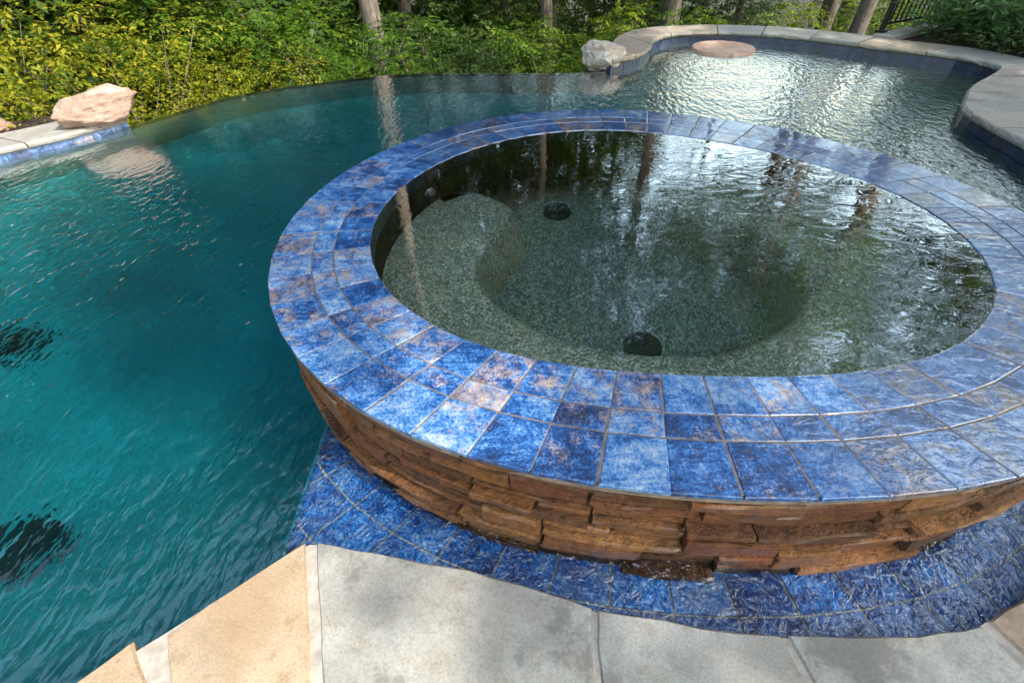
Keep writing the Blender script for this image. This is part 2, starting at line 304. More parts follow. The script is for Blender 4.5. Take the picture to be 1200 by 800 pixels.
def offset(pts, d, closed=False):                   # positive d = outside (right of a counter-clockwise run)
    out = []; N = len(pts)
    for i in range(N):
        a = pts[(i - 1) % N] if closed or i > 0 else pts[i]; b = pts[(i + 1) % N] if closed or i < N - 1 else pts[i]
        tx, ty = b[0] - a[0], b[1] - a[1]; L = math.hypot(tx, ty) or 1; out.append((pts[i][0] + ty / L * d, pts[i][1] - tx / L * d))
    return out
def arclen(pts): P = np.array(pts); return np.concatenate([[0], np.cumsum(np.hypot(*np.diff(P, axis=0).T))])
def along(pts, s, S=None):
    S = arclen(pts) if S is None else S; P = np.array(pts); return (float(np.interp(s, S, P[:, 0])), float(np.interp(s, S, P[:, 1])))

def fill(loops, z, mat, name, flip=False, zb=None, side_loops=True, kind=None):
    """flat sheet bounded by loops (first = outside), optionally extruded down to zb (closed)"""
    bm = bmesh.new(); edges = []
    for lp in loops:
        vs_ = [bm.verts.new((x, y, z)) for x, y in lp]
        edges += [bm.edges.new((vs_[i], vs_[(i + 1) % len(vs_)])) for i in range(len(vs_))]
    bmesh.ops.triangle_fill(bm, edges=edges, use_beauty=True, normal=(0, 0, 1))
    for f in bm.faces:
        if f.normal.z < 0: f.normal_flip()
    if zb is not None:
        r = bmesh.ops.extrude_face_region(bm, geom=list(bm.faces), use_keep_orig=True)
        for v in r['geom']:
            if isinstance(v, bmesh.types.BMVert): v.co.z = zb
        bmesh.ops.recalc_face_normals(bm, faces=list(bm.faces))
    o = bobj(name, bm, mat)
    if kind: o['kind'] = kind
    return o

# ------------------------------------------------------------------ ground
def ground_z(x, y):
    d = max(0.0, y - 6.6 + .12 * x if x < 5 else y - 8.2); d = max(d, -x - 5.0 if y > -3 else 0)
    z = -1.75 - .34 * min(d, 30) - .02 * max(0, min(d, 300) - 30)
    return z + .35 * mnoise.noise((x * .2, y * .2, 0)) * min(1, d / 3)
xs = np.unique(np.concatenate([np.linspace(-600, -40, 12), np.linspace(-40, 40, 81), np.linspace(40, 600, 12)])); ys = np.unique(np.concatenate([np.linspace(-400, -20, 8), np.linspace(-20, 60, 81), np.linspace(60, 800, 14)]))
V = [(x, y, ground_z(x, y)) for y in ys for x in xs]; nx = len(xs)
F = [(j * nx + i, j * nx + i + 1, (j + 1) * nx + i + 1, (j + 1) * nx + i) for j in range(len(ys) - 1) for i in range(nx - 1)]
tag(obj('ground', V, F, M['litter'], smooth=True), kind='structure')

# ------------------------------------------------------------------ pool shell and water
out_loop = offset(LOOP, .03, True)
n = len(out_loop); V = [(x, y, -.02) for x, y in out_loop] + [(x, y, -1.3) for x, y in out_loop]
def inside_loop(P, loop):
    L = np.array(loop); x, y = P[:, 0][:, None], P[:, 1][:, None]; x0, y0 = L[:, 0][None], L[:, 1][None]; x1, y1 = np.roll(L[:, 0], -1)[None], np.roll(L[:, 1], -1)[None]
    c = ((y0 > y) != (y1 > y)) & (x < (x1 - x0) * (y - y0) / np.where(y1 == y0, 1e-9, y1 - y0) + x0); return c.sum(1) % 2 == 1
gx, gy = np.arange(-5.4, 5.5, .14), np.arange(-1.4, 8.0, .14); GX, GY = np.meshgrid(gx, gy); P2 = np.stack([GX.ravel(), GY.ravel()], 1)
ins = inside_loop(P2, LOOP); Lp = np.array(LOOP); dd = np.sqrt(((P2[:, None] - Lp[None]) ** 2).sum(2)).min(1) * np.where(ins, 1, -1)
tt = np.clip(dd / 1.5, 0, 1); zz_ = -.70 - .62 * tt * tt * (3 - 2 * tt); nx = len(gx)
F = [(j * nx + i, j * nx + i + 1, (j + 1) * nx + i + 1, (j + 1) * nx + i) for j in range(len(gy) - 1) for i in range(nx - 1) if max(dd[j * nx + i], dd[j * nx + i + 1], dd[(j + 1) * nx + i], dd[(j + 1) * nx + i + 1]) > -.05]
basin = obj('pool_floor', [(p[0], p[1], z) for p, z in zip(P2, zz_)], F, M['plaster'], smooth=True); tag(basin, kind='structure')
bm = bmesh.new(); bm.from_mesh(basin.data); bmesh.ops.delete(bm, geom=[v for v in bm.verts if not v.link_faces], context='VERTS'); bm.to_mesh(basin.data); bm.free()
def floor_z(x, y): return float(zz_[np.argmin((P2[:, 0] - x) ** 2 + (P2[:, 1] - y) ** 2)])
def wall_strip(name, pts, z0, z1, th, mat, kind=None):
    a, b = pts, offset(pts, th); N = len(pts); V = [(x, y, z1) for x, y in a] + [(x, y, z1) for x, y in b] + [(x, y, z0) for x, y in a] + [(x, y, z0) for x, y in b]
    F = []
    for i in range(N - 1): F += [(i, N + i, N + i + 1, i + 1), (2 * N + i, i, i + 1, 2 * N + i + 1), (N + i, 3 * N + i, 3 * N + i + 1, N + i + 1)]
    F += [(0, 2 * N, 3 * N, N), (N - 1, 2 * N - 1, 4 * N - 1, 3 * N - 1)]
    o = obj(name, V, F, mat)
    if kind: o['kind'] = kind
    return o
wall_strip('pool_wall', offset(cF, .03)[::1], -1.3, .03, .2, M['plaster'], 'structure')
wall_strip('pool_wall', offset(cR, .005)[:-3], -1.3, .07, .2, M['plaster'], 'structure')
wall_strip('pool_wall', offset(cL, .005), -1.3, .05, .2, M['plaster'], 'structure')
weir = empty('infinity_edge_wall', (-1, 6.2, -2.6)); tag(weir, 'dark tiled vanishing edge wall where the pool water spills toward the woods', 'wall')
under(wall_strip('wall_face', offset(cW, -.035), -2.6, -.05, .06, M['plaster']), weir)
under(wall_strip('weir_cap', offset(cW, -.04), -.0495, -.006, .07, M['weir']), weir)
XL = -.735; A0, A1 = R(-163), R(-12)                # left end and angular span of the tiled ledge
_o = offset(LOOP, .03, True); _k1 = max(i for i in range(len(cF)) if _o[i][0] < XL and i < 40); _k2 = int(np.argmin([math.hypot(p[0] - 2.5, p[1] - 1.42) for p in _o[:len(cF) - 1]]))
_aL = max(a for a in np.linspace(-math.pi, -math.pi / 2, 2000) if sp(a, -.06)[0] <= XL + .0005)
_yd = _o[_k1][1] + (_o[_k1 + 1][1] - _o[_k1][1]) * (XL - _o[_k1][0]) / (_o[_k1 + 1][0] - _o[_k1][0])
arc_back = [sp(a, -.06) for a in np.linspace(_aL, A1 - 2 * math.pi, 130)]; arc_front = [sp(a, -.06) for a in np.linspace(_aL, A1, 70)]
tag(fill([_o[:_k1 + 1] + [(XL, _yd)] + arc_back + _o[_k2:]], 0.0, M['pool_water'], 'pool_water', zb=-1.42), kind='structure')
tag(fill([arc_front + _o[_k1 + 1:_k2 + 1][::-1] + [(XL, _yd)]], 0.0005, M['ledge_water'], 'ledge_water'), kind='structure')
# shallow shelf beside the right hand paving
SH = [(1.7, .95), (3.9, 2.6), (4.05, 3.3), (4.1, 4.1), (3.95, 4.42), (3.3, 4.15), (2.75, 3.75), (2.35, 3.2), (1.9, 2.8)]
tag(fill([catmull(SH, 4, True)], -.26, M['shelf'], 'shallow_shelf', zb=-1.27), kind='structure')
DRAINS = ((-3.32, 2.36), (-2.36, 1.02))
def grate(name, c, r, z, label, group, parent=None):
    root = empty(name, (c[0], c[1], z)) if parent is None else None
    bm = bmesh.new(); bmesh.ops.create_cone(bm, cap_ends=True, segments=28, radius1=r, radius2=r * .86, depth=.03); bmesh.ops.translate(bm, verts=bm.verts, vec=(0, 0, .015))
    d = bobj('cover' if root else name, bm, M['drain'], root or parent)
    if not root: d.location = (c[0], c[1], z)
    bm = bmesh.new()
    for k in range(-4, 5):
        hw = math.sqrt(max(0, (r * .78) ** 2 - (k * r * .17) ** 2))
        if hw < .01: continue
        g = bmesh.ops.create_cube(bm, size=1); bmesh.ops.scale(bm, verts=g['verts'], vec=(hw * 2, r * .06, .006)); bmesh.ops.translate(bm, verts=g['verts'], vec=(0, k * r * .17, .032))
    s = bobj('grille', bm, M['drain'], d)
    if root: tag(root, label, 'drain', group)
    return root or d
for c in DRAINS: grate('floor_drain', c, .17, floor_z(*c) + .004, 'dark round drain cover on the pool floor', 'pool floor drains')

# ------------------------------------------------------------------ spa
spa = empty('raised_spa', (CX, CY, -.05)); tag(spa, 'round raised spa with blue tiled rim and stacked brown stone wall', 'spa')
def ring_mesh(name, o0, o1, z0, z1, mat, parent, n=200, cap=True):
    V = []; F = []
    for k in range(n):
        a = 2 * math.pi * k / n
        for off, z in ((o0, z1), (o1, z1), (o1, z0), (o0, z0)): V.append((*sp(a, off), z))
    for k in range(n):
        k2 = (k + 1) % n
        for j in range(4):
            if not cap and j == 2: continue
            F.append((k * 4 + j, k * 4 + (j + 1) % 4, k2 * 4 + (j + 1) % 4, k2 * 4 + j))
    return under(obj(name, V, F, mat), parent)
core = ring_mesh('stone_wall', -.372, -.055, -1.29, .43, M['core'], spa)
rim = ring_mesh('rim', -.3755, -.003, .43, ZR - .0022, M['grout'], spa)
def tile_mesh(name, q, z0, z1, mat, parent, bev=.0025, tilt=.0006):
    """q: four plan corners CCW"""
    c = np.mean(q, 0); V = []
    t = [random.uniform(-tilt, tilt) for _ in range(4)]
    for x, y in q: V.append((x, y, z0))
    for x, y in q: V.append((x, y, z1 - bev * .7))
    for (x, y), dz in zip(q, t):
        d = math.hypot(x - c[0], y - c[1]); k = 1 - bev * 1.4 / d; V.append((c[0] + (x - c[0]) * k, c[1] + (y - c[1]) * k, z1 + dz))
    F = [(8, 9, 10, 11)] + [(j, (j + 1) % 4, (j + 1) % 4 + 4, j + 4) for j in range(4)] + [(j + 4, (j + 1) % 4 + 4, (j + 1) % 4 + 8, j + 8) for j in range(4)]
    return under(obj(name, V, F, mat), parent)
NT_ = 57; cuts = [PERIM * (k + random.uniform(-.05, .05)) / NT_ for k in range(NT_)]
G = .0022
for k in range(NT_):
    s0, s1 = cuts[k], cuts[(k + 1) % NT_] + (PERIM if k == NT_ - 1 else 0)
    for ring, (o1, o0) in enumerate(((0.004, -.150), (-.150, -.232), (-.232, -.377))):
        j = random.uniform(-.003, .003)
        def cor(s, off, sg): a = ang(s); r = srad(a) + off; return sp(a + sg * (G / r), off)
        q = [cor(s0 + j, o0 + G, 1), cor(s0 + j, o1 - G * (ring > 0), 1), cor(s1 + j, o1 - G * (ring > 0), -1), cor(s1 + j, o0 + G, -1)]
        tile_mesh('tile', q, ZR - .014, ZR, M['tile'], rim)
    # tile on the inner face
    def ic(s, off, sg): a = ang(s); return sp(a + sg * .0018, off)
    a0, a1 = ic(s0, -.377, 1), ic(s1, -.377, -1); b0, b1 = ic(s0, -.366, 1), ic(s1, -.366, -1)
    V = [(*a0, ZR - .145), (*a1, ZR - .145), (*a1, ZR - .016), (*a0, ZR - .016), (*b0, ZR - .145), (*b1, ZR - .145), (*b1, ZR - .016), (*b0, ZR - .016)]
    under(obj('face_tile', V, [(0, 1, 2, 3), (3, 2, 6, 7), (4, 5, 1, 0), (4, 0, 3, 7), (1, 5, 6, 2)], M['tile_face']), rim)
# stacked ledger stones on the outer face
def ledger_stone(s0, s1, z0, z1, depth):
    nseg = 5; V = []; rows = 4
    sd_ = random.random() * 100; e0, e1 = random.uniform(-.004, .010), random.uniform(-.004, .010); tz = random.uniform(-.002, .002)
    for i in range(nseg + 1):
        u = (0, .06, .35, .65, .94, 1)[i]
        for j in range(rows):
            v = (0, .12, .86, 1)[j]; s = s0 + (s1 - s0) * u
            if i == 0: s += e0 * v
            if i == nseg: s -= e1 * (1 - v)
            nz = mnoise.noise((s * 14 + sd_, v * 2.2 + sd_, 3.1)); nz2 = mnoise.noise((s * 40, v * 5 + sd_, 7.7))
            off = -.032 + depth + nz * .007 + nz2 * .006
            if j in (0, rows - 1): off -= .002 + .006 * random.random()
            if i in (0, nseg): off -= .003 * random.random()
            zz = z0 + (z1 - z0) * v + tz * (u - .5) + (mnoise.noise((s * 18, sd_, j)) * .004 if j in (0, rows - 1) else 0)
            V.append((*sp(ang(s), off), zz))
    b = len(V)
    for i in range(nseg + 1):
        s = s0 + (s1 - s0) * i / nseg
        V.append((*sp(ang(s), -.075), z0)); V.append((*sp(ang(s), -.075), z1))
    F = []
    for i in range(nseg):
        for j in range(rows - 1): F.append((i * rows + j, (i + 1) * rows + j, (i + 1) * rows + j + 1, i * rows + j + 1))
        F.append((b + 2 * i, b + 2 * i + 2, (i + 1) * rows, i * rows)); F.append((i * rows + rows - 1, (i + 1) * rows + rows - 1, b + 2 * i + 3, b + 2 * i + 1))
    F.append((b, *[j for j in range(rows)], b + 1)); F.append((b + 2 * nseg + 1, *[nseg * rows + j for j in range(rows - 1, -1, -1)], b + 2 * nseg))
    under(obj('ledger_stone', V, F, M['ledger']), core)
zb = [-.045, .035, .12, .20, .285, .365, .452]; nst = 0
for bnd in range(6):
    s = random.uniform(0, .3); end = s + PERIM
    while s < end - .02:
        a = math.degrees(ang(s)); back = not (-200 < a < -15)
        L = random.uniform(.5, .8) if back else random.uniform(.17, .40)
        if end - (s + L) < .15: L = end - s
        z0, z1 = zb[bnd], zb[bnd + 1]; k = 1 if back else random.choice((1, 2, 2, 1, 3)); gp = .004
        if k == 1: ledger_stone(s + gp, s + L - gp, z0 + gp, z1 - gp, random.uniform(-.008, .034)); nst += 1
        else:
            zz = [z0] + [z0 + (z1 - z0) * (q + random.uniform(-.22, .22)) / k for q in range(1, k)] + [z1]
            for q in range(k):
                if L > .3 and random.random() < .45:
                    mid = s + L * random.uniform(.35, .65)
                    ledger_stone(s + gp, mid - gp, zz[q] + gp, zz[q + 1] - gp, random.uniform(-.012, .036)); ledger_stone(mid + gp, s + L - gp, zz[q] + gp, zz[q + 1] - gp, random.uniform(-.012, .036)); nst += 2
                else: ledger_stone(s + gp, s + L - gp, zz[q] + gp, zz[q + 1] - gp, random.uniform(-.012, .036)); nst += 1
        s += L
print('ledger stones', nst)
# basin: wall and floor
n = 160; V = []; F = []
prof = [(-.368, ZR - .14), (-.368, ZR - .60), (-.375, ZR - .78), (-.41, ZR - .845), (-.46, ZR - .852)]
for k in range(n):
    for off, z in prof: V.append((*sp(2 * math.pi * k / n, off), z))
m_ = len(prof)
for k in range(n):
    for j in range(m_ - 1): F.append((k * m_ + j, k * m_ + j + 1, ((k + 1) % n) * m_ + j + 1, ((k + 1) % n) * m_ + j))
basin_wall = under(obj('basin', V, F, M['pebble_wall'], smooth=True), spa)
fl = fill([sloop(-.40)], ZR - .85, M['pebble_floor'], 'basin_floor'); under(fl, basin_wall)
ZB = ZR - .43
def bench(name, inner, a0, a1, slope=.10):
    """inner: plan curve of the bench's inner edge running from angle a0 to a1 (clockwise side first); outer edge follows the basin wall"""
    c = catmull(inner, 5); N = len(c); M_ = 8; off = offset(c, -1.0); V = []; F = []; last = a0
    for i in range(N):
        p = np.array(c[i]); nrm = np.array(off[i]) - p; a = math.atan2(p[1] - CY, p[0] - CX)
        while a < last - math.pi * .6: a += 2 * math.pi
        a = last = min(max(a, last), a1); q = np.array(sp(a, -.362))
        for u in (1.0, .66, .33): V.append((*(p + (q - p) * u), ZB))
        V.append((*(p - nrm * .05), ZB)); V.append((*(p - nrm * .014), ZB - .012)); V.append((*(p + nrm * .012), ZB - .05)); V.append((*(p + nrm * slope * .75), ZB - .34)); V.append((*(p + nrm * slope), ZB - .43))
    for i in range(N - 1):
        for j in range(M_ - 1): F.append((i * M_ + j, i * M_ + j + 1, (i + 1) * M_ + j + 1, (i + 1) * M_ + j))
    F.append(tuple(range(M_))); F.append(tuple((N - 1) * M_ + j for j in range(M_ - 1, -1, -1)))
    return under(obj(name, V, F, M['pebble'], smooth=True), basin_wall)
bench('bench', [(-.38, 2.46), (-.22, 2.55), (-.05, 2.44), (.02, 2.29), (-.10, 2.04), (-.15, 1.85), (-.09, 1.65), (0, 1.52), (.14, 1.41), (.29, 1.34), (.46, 1.29), (.64, 1.27), (.82, 1.275), (.99, 1.33), (1.13, 1.42), (1.24, 1.56), (1.31, 1.76), (1.26, 1.97), (1.13, 2.13), (.92, 2.27), (.72, 2.37), (.70, 2.52), (.82, 2.70), (.97, 2.79)], R(140), R(434), .07)
for c in ((.30, 2.66), (.60, 1.57)): under(grate('drain', c, .09, ZR - .85, '', '', basin_wall), basin_wall)
# jet fitting on the wall
a = math.atan2(2.40 - CY, -.42 - CX); bm = bmesh.new(); bmesh.ops.create_cone(bm, cap_ends=True, segments=20, radius1=.045, radius2=.03, depth=.03)
g = bmesh.ops.create_cone(bm, cap_ends=True, segments=16, radius1=.016, radius2=.014, depth=.03); bmesh.ops.translate(bm, verts=g['verts'], vec=(0, 0, .012))
j = bobj('jet', bm, M['jet'], smooth=False); j.location = (*sp(a, -.375), ZR - .28); j.rotation_euler = Vector((-math.cos(a), -math.sin(a), 0)).to_track_quat('Z', 'Y').to_euler()
under(j, basin_wall)
tag(fill([sloop(-.3665, 200)], ZR - .0035, M['spa_water'], 'spa_water'), kind='structure')

# ------------------------------------------------------------------ blue tiled ledge at the foot of the spa
led = empty('tiled_ledge', (.4, .5, -.05)); tag(led, 'shallow blue tiled ledge under rippling water at the foot of the stone wall', 'ledge')
def clipx(poly, x0):
    out = []
    for i in range(len(poly)):
        a, b = poly[i], poly[(i + 1) % len(poly)]
        if a[0] >= x0: out.append(a)
        if (a[0] >= x0) != (b[0] >= x0): t = (x0 - a[0]) / (b[0] - a[0]); out.append((x0, a[1] + (b[1] - a[1]) * t))
    return out
inner = [sp(A0 + (A1 - A0) * k / 60, -.05) for k in range(61)]
outer_ = [sp(A1 + (A0 - A1) * k / 60, .62) for k in range(61)]
body = clipx(inner + outer_, XL)
under(fill([body], -.036, M['mortar'], 'ledge_body', zb=-1.27), led)
sA = float(np.interp(A0, _A, _S)); sB = float(np.interp(A1, _A, _S)); s = sA; TW = .168
import itertools
def inpool(p, d=.08):
    # inside the visible water (deck edge plus a margin)
    x, y = p; S = np.array(cF); i = np.argmin(np.hypot(S[:, 0] - x, S[:, 1] - y)); i = min(max(i, 1), len(S) - 2); t = S[i + 1] - S[i - 1]; nrm = np.array((t[1], -t[0])) / np.hypot(*t); return np.dot(np.array(p) - S[i], nrm) < d
while s < sB:
    for o0, o1 in ((-.03, .095), (.095, .262), (.262, .43), (.43, .60)):
        r_in = .0035
        q = [sp(ang(s) + .003, o0 + r_in), sp(ang(s) + .003, o1 - r_in), sp(ang(s + TW) - .003, o1 - r_in), sp(ang(s + TW) - .003, o0 + r_in)]
        if not any(inpool(p) for p in q): continue
        q = clipx(q, XL - .004)
        if len(q) < 3: continue
        N = len(q); V = [(x, y, -.043) for x, y in q] + [(x, y, -.03) for x, y in q]
        under(obj('tile', V, [tuple(range(N, 2 * N))] + [(k, (k + 1) % N, (k + 1) % N + N, k + N) for k in range(N)], M['tile_ledge']), led)
    s += TW

# ------------------------------------------------------------------ patio flagstones
def poly_stone(name, poly, z0, z1, mat, parent, jag=.004, bev=.006, rough_edge=True):
    pts = []
    for i in range(len(poly)):
        a, b = np.array(poly[i]), np.array(poly[(i + 1) % len(poly)]); L = np.hypot(*(b - a)); k = max(1, int(L / .06)) if rough_edge else 1
        k = min(k, 10)
        for t in range(k):
            p = a + (b - a) * t / k; pts.append(p + np.array((mnoise.noise((p[0] * 17, p[1] * 17, 1)), mnoise.noise((p[0] * 17, p[1] * 17, 5)))) * jag * 1.6)
    N = len(pts); c = np.mean(pts, 0); V = []
    for k, (z, inset) in enumerate(((z0, .006), (z1 - bev * 1.2, 0), (z1, bev))):
        for p in pts:
            d = p - c; L = np.hypot(*d); ins = inset * (1 + .6 * mnoise.noise((p[0] * 30, p[1] * 30, k))); pp = c + d * (1 - ins / L); V.append((pp[0], pp[1], z + (mnoise.noise((p[0] * 25, p[1] * 25, 9 + k)) * .003 if k == 1 else 0)))
    F = [tuple(range(2 * N, 3 * N))] + [(r * N + i, r * N + (i + 1) % N, (r + 1) * N + (i + 1) % N, (r + 1) * N + i) for r in range(2) for i in range(N)]
    return under(obj(name, V, F, mat), parent) if parent else obj(name, V, F, mat)
ZD = .09
pf = offset(cF, .006); patio = fill([pf + [(9.5, 2.4), (9.5, -4.5), (-2.9, -4.5)]], ZD - .007, M['mortar'], 'patio', zb=-.25); tag(patio, kind='structure')
patio_top = ZD
stones = [
 ('flag_tan', [(-1.75, -.12), (-1.23, .23), (-1.1, .30), (-1.005, .385), (-.915, .29), (-.70, .0), (-.74, -.42), (-1.65, -.50)]),
 ('flag_tan', [(-.925, .40), (-.85, .47), (-.75, .55), (-.635, .635), (-.505, .26), (-.42, .0), (-.64, .0), (-.86, .29)]),
 ('flag_grey', [(-.60, .635), (-.42, .60), (-.14, .54), (.07, .48), (.19, .435), (.172, .27), (.14, -.06), (-.385, -.06), (-.485, .28)]),
 ('flag_grey', [(.205, .43), (.38, .40), (.55, .37), (.665, .36), (.682, .26), (.70, -.1), (.165, -.1), (.188, .27)]),
 ('flag_grey', [(.685, .36), (.84, .35), (1.01, .35), (1.13, .36), (1.185, .37), (1.215, .28), (1.3, -.1), (.73, -.1), (.70, .26)]),
 ('flag_brown', [(1.21, .38), (1.33, .42), (1.5, .5), (1.75, .68), (1.9, .3), (1.62, -.1), (1.335, -.1), (1.245, .29)]),
 ('flag_grey', [(1.78, .70), (2.1, 1.0), (2.6, 1.5), (3.0, 1.15), (2.4, .3), (1.93, .3)]),
 ('flag_tan', [(2.63, 1.53), (3.2, 2.1), (3.6, 2.65), (4.2, 2.3), (3.6, 1.6), (3.05, 1.17)]),
]
mats = ['flag_grey', 'flag_tan', 'flag_mauve', 'flag_pale']
y = -.13
while y > -2.6:
    h = random.uniform(.5, .75); x = -2.2 + random.uniform(-.2, .2)
    if y - h < -2.6: h = y + 2.7
    while x < 4.5:
        w_ = random.uniform(.6, 1.1); 
        if not (x < -.65 and y > -.5): stones.append((random.choice(mats), [(x, y), (x, y - h), (x + w_, y - h), (x + w_, y)]))
        x += w_ + .022
    y -= h + .022
for mt, pl_ in stones: poly_stone('flagstone', pl_[::-1] if sum(pl_[i][0] * pl_[(i + 1) % len(pl_)][1] - pl_[(i + 1) % len(pl_)][0] * pl_[i][1] for i in range(len(pl_))) < 0 else pl_, ZD - .045, ZD, M[mt], patio)

# ------------------------------------------------------------------ copings with waterline tiles
ZC = .13
def coping_stone(pts, S, s0, s1, width, parent, zt, mat, th=.055, over=.03):
    na, nc = 6, 4; V = []; F = []; sd_ = random.random() * 50; dz = random.uniform(-.004, .004)
    offs = [offset(pts, d) for d in (-over, -over * .5, width * .5, width)]
    def P(k, s): return along(offs[k], s / S[-1] * arclen(offs[k])[-1])
    rows = []
    for i in range(na + 1):
        s = s0 + (s1 - s0) * i / na; nz = mnoise.noise((s * 9 + sd_, 0, 2)); r = []
        p0 = np.array(P(0, s)); p3 = np.array(P(3, s)); d = (p0 - p3) / np.hypot(*(p0 - p3))
        def at(q, off, z): q = np.array(q) + d * off; return (q[0], q[1], z)
        r.append(at(p0, -.03, zt - th)); r.append(at(p0, .004 + .012 * mnoise.noise((s * 22 + sd_, 1, 0)), zt - th * .8)); r.append(at(p0, .010 + .014 * mnoise.noise((s * 22 + sd_, 4, 0)), zt - th * .45)); r.append(at(p0, .0 + .012 * mnoise.noise((s * 18 + sd_, 8, 0)), zt - .008 + .004 * nz + dz)); r.append(at(p0, -.015, zt + dz)); r.append(at(P(2, s), 0, zt + dz)); r.append(at(p3, .01 * nz, zt + dz)); r.append(at(p3, .01 * nz, zt - th))
        rows.append(r)
    m_ = len(rows[0])
    for r in rows: V += r
    for i in range(na):
        for j in range(m_ - 1): F.append((i * m_ + j, i * m_ + j + 1, (i + 1) * m_ + j + 1, (i + 1) * m_ + j))
    F.append(tuple(range(m_ - 1, -1, -1))); F.append(tuple(na * m_ + j for j in range(m_)))
    o = obj('coping_stone', V, F, mat); bm = bmesh.new(); bm.from_mesh(o.data); bmesh.ops.recalc_face_normals(bm, faces=bm.faces); bm.to_mesh(o.data); bm.free()
    return under(o, parent)
def build_coping(name, label, pts, widths, zt, lens, zbase=-.05, tw=.155, mat_fn=None, tile='tile_wl'):
    root = empty(name, (*pts[0], 0)); tag(root, label, 'coping'); S = arclen(pts)
    # bed under the stones
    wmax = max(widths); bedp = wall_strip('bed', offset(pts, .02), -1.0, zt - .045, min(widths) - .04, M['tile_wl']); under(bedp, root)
    s = 0; i = 0
    while s < S[-1] - .02:
        L = random.uniform(*lens)
        if S[-1] - s - L < lens[0] * .6: L = S[-1] - s
        wd = widths[min(i, len(widths) - 1)] if len(widths) > 1 else widths[0]
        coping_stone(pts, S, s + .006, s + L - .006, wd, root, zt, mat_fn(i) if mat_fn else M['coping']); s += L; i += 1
    s = 0
    while s < S[-1] - .01:
        e = min(s + tw, S[-1]); a, b = along(pts, s + .002, S), along(pts, e - .002, S); oi = offset([a, b], -.008)
        V = [(*oi[0], zbase), (*oi[1], zbase), (*oi[1], zt - .056), (*oi[0], zt - .056), (*a, zbase), (*b, zbase), (*b, zt - .056), (*a, zt - .056)]
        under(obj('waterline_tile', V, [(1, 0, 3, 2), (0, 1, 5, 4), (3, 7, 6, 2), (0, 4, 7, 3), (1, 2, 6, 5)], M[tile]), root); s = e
    return root
iC = 45     # index along RIGHT (6 samples per control span) where paving turns into free coping
build_coping('pool_coping', 'curved bluestone coping round the far bay of the pool, in front of the trees', cR[46:], [.46], ZC, (.5, .75))
flagset = ['flag_mauve', 'flag_grey', 'flag_pale', 'flag_brown', 'flag_pale', 'flag_grey', 'flag_tan', 'flag_mauve']
build_coping('paved_coping', 'wide multicoloured flagstone coping beside the shallow shelf', cR[:47], [.8], ZC, (.24, .5), mat_fn=lambda i: M[flagset[i % 8]] if i % 3 else M['coping'])
build_coping('left_coping', 'pale flagstone coping with blue waterline tiles beside the pink boulder', cL, [.42], .10, (.5, .8), mat_fn=lambda i: M['flag_pale'], tile='tile_wl2')
# paving and planting bed to the right
pv = offset(cR[:40], .78)
rp = fill([pv + [(9.5, 5.0), (9.5, 2.42), (4.5, 2.42)]], ZC - .012, M['mortar'], 'side_patio', zb=-.25); tag(rp, kind='structure')
for x0 in np.arange(4.75, 9.0, .72):
    for y0 in np.arange(2.5, 5.0, .62):
        q = [(x0 + random.uniform(0, .04), y0 + random.uniform(0, .04)), (x0 + .68, y0 + random.uniform(0, .04)), (x0 + .68 + random.uniform(-.03, .02), y0 + .59), (x0, y0 + .59)]
        S_ = np.array(pv)
        if min(np.hypot(S_[:, 0] - p[0], S_[:, 1] - p[1]).min() for p in q) < .1 or any(p[0] < np.interp(p[1], S_[:, 1], S_[:, 0]) + .03 for p in q): continue
        poly_stone('flagstone', q, ZC - .04, ZC, M[random.choice(mats)], rp)
BED = [(4.80, 6.60), (5.10, 6.26), (5.40, 5.72), (5.55, 5.30), (6.2, 5.02), (12, 5.02), (12, 10.2), (8.3, 8.85), (5.60, 7.42)]
tag(fill([BED], .10, M['mulch'], 'planting_bed', zb=-2.6), kind='structure')
V = [(4.70, 6.80), (4.84, 6.64), (5.75, 7.38), (5.62, 7.60)]
sl = poly_stone('edging_slab', [(4.72, 6.98), (4.86, 6.78), (5.90, 7.36), (5.78, 7.62)], -.6, .145, M['flag_pale'], None); tag(sl, 'pale stone edging slab along the foot of the black fence', 'slab')

# ------------------------------------------------------------------ iron fence
fa, fb = np.array((4.86, 7.06)), np.array((10.2, 9.72)); fd = (fb - fa) / np.hypot(*(fb - fa)); FL = np.hypot(*(fb - fa))
fence = empty('iron_fence', (*fa, .14)); tag(fence, 'black iron picket fence behind the leafy planting bed', 'fence')
fang = math.atan2(fd[1], fd[0])
def barx(name, c, size, parent):
    bm = bmesh.new(); bmesh.ops.create_cube(bm, size=1); bmesh.ops.scale(bm, verts=bm.verts, vec=size); bmesh.ops.rotate(bm, verts=bm.verts, matrix=Matrix.Rotation(fang, 3, 'Z')); bmesh.ops.translate(bm, verts=bm.verts, vec=c)
    return under(bobj(name, bm, M['iron']), parent)
k = 0; s = 0.0
pk = None
while s <= FL:
    p = fa + fd * s
    if k % 18 == 0:
        po = barx('post', (*p, .14 + .64), (.05, .05, 1.28), fence); b_ = barx('base_plate', (*p, .16), (.10, .10, .03), fence)
        cp = barx('cap', (*p, .14 + 1.29), (.06, .06, .03), fence)
    else: barx('picket', (*p, .14 + .65), (.016, .016, 1.12), fence)
    s += .105; k += 1
for z in (.24, 1.12, 1.28): barx('rail', (*(fa + fb) / 2, z), (FL, .03, .03), fence)

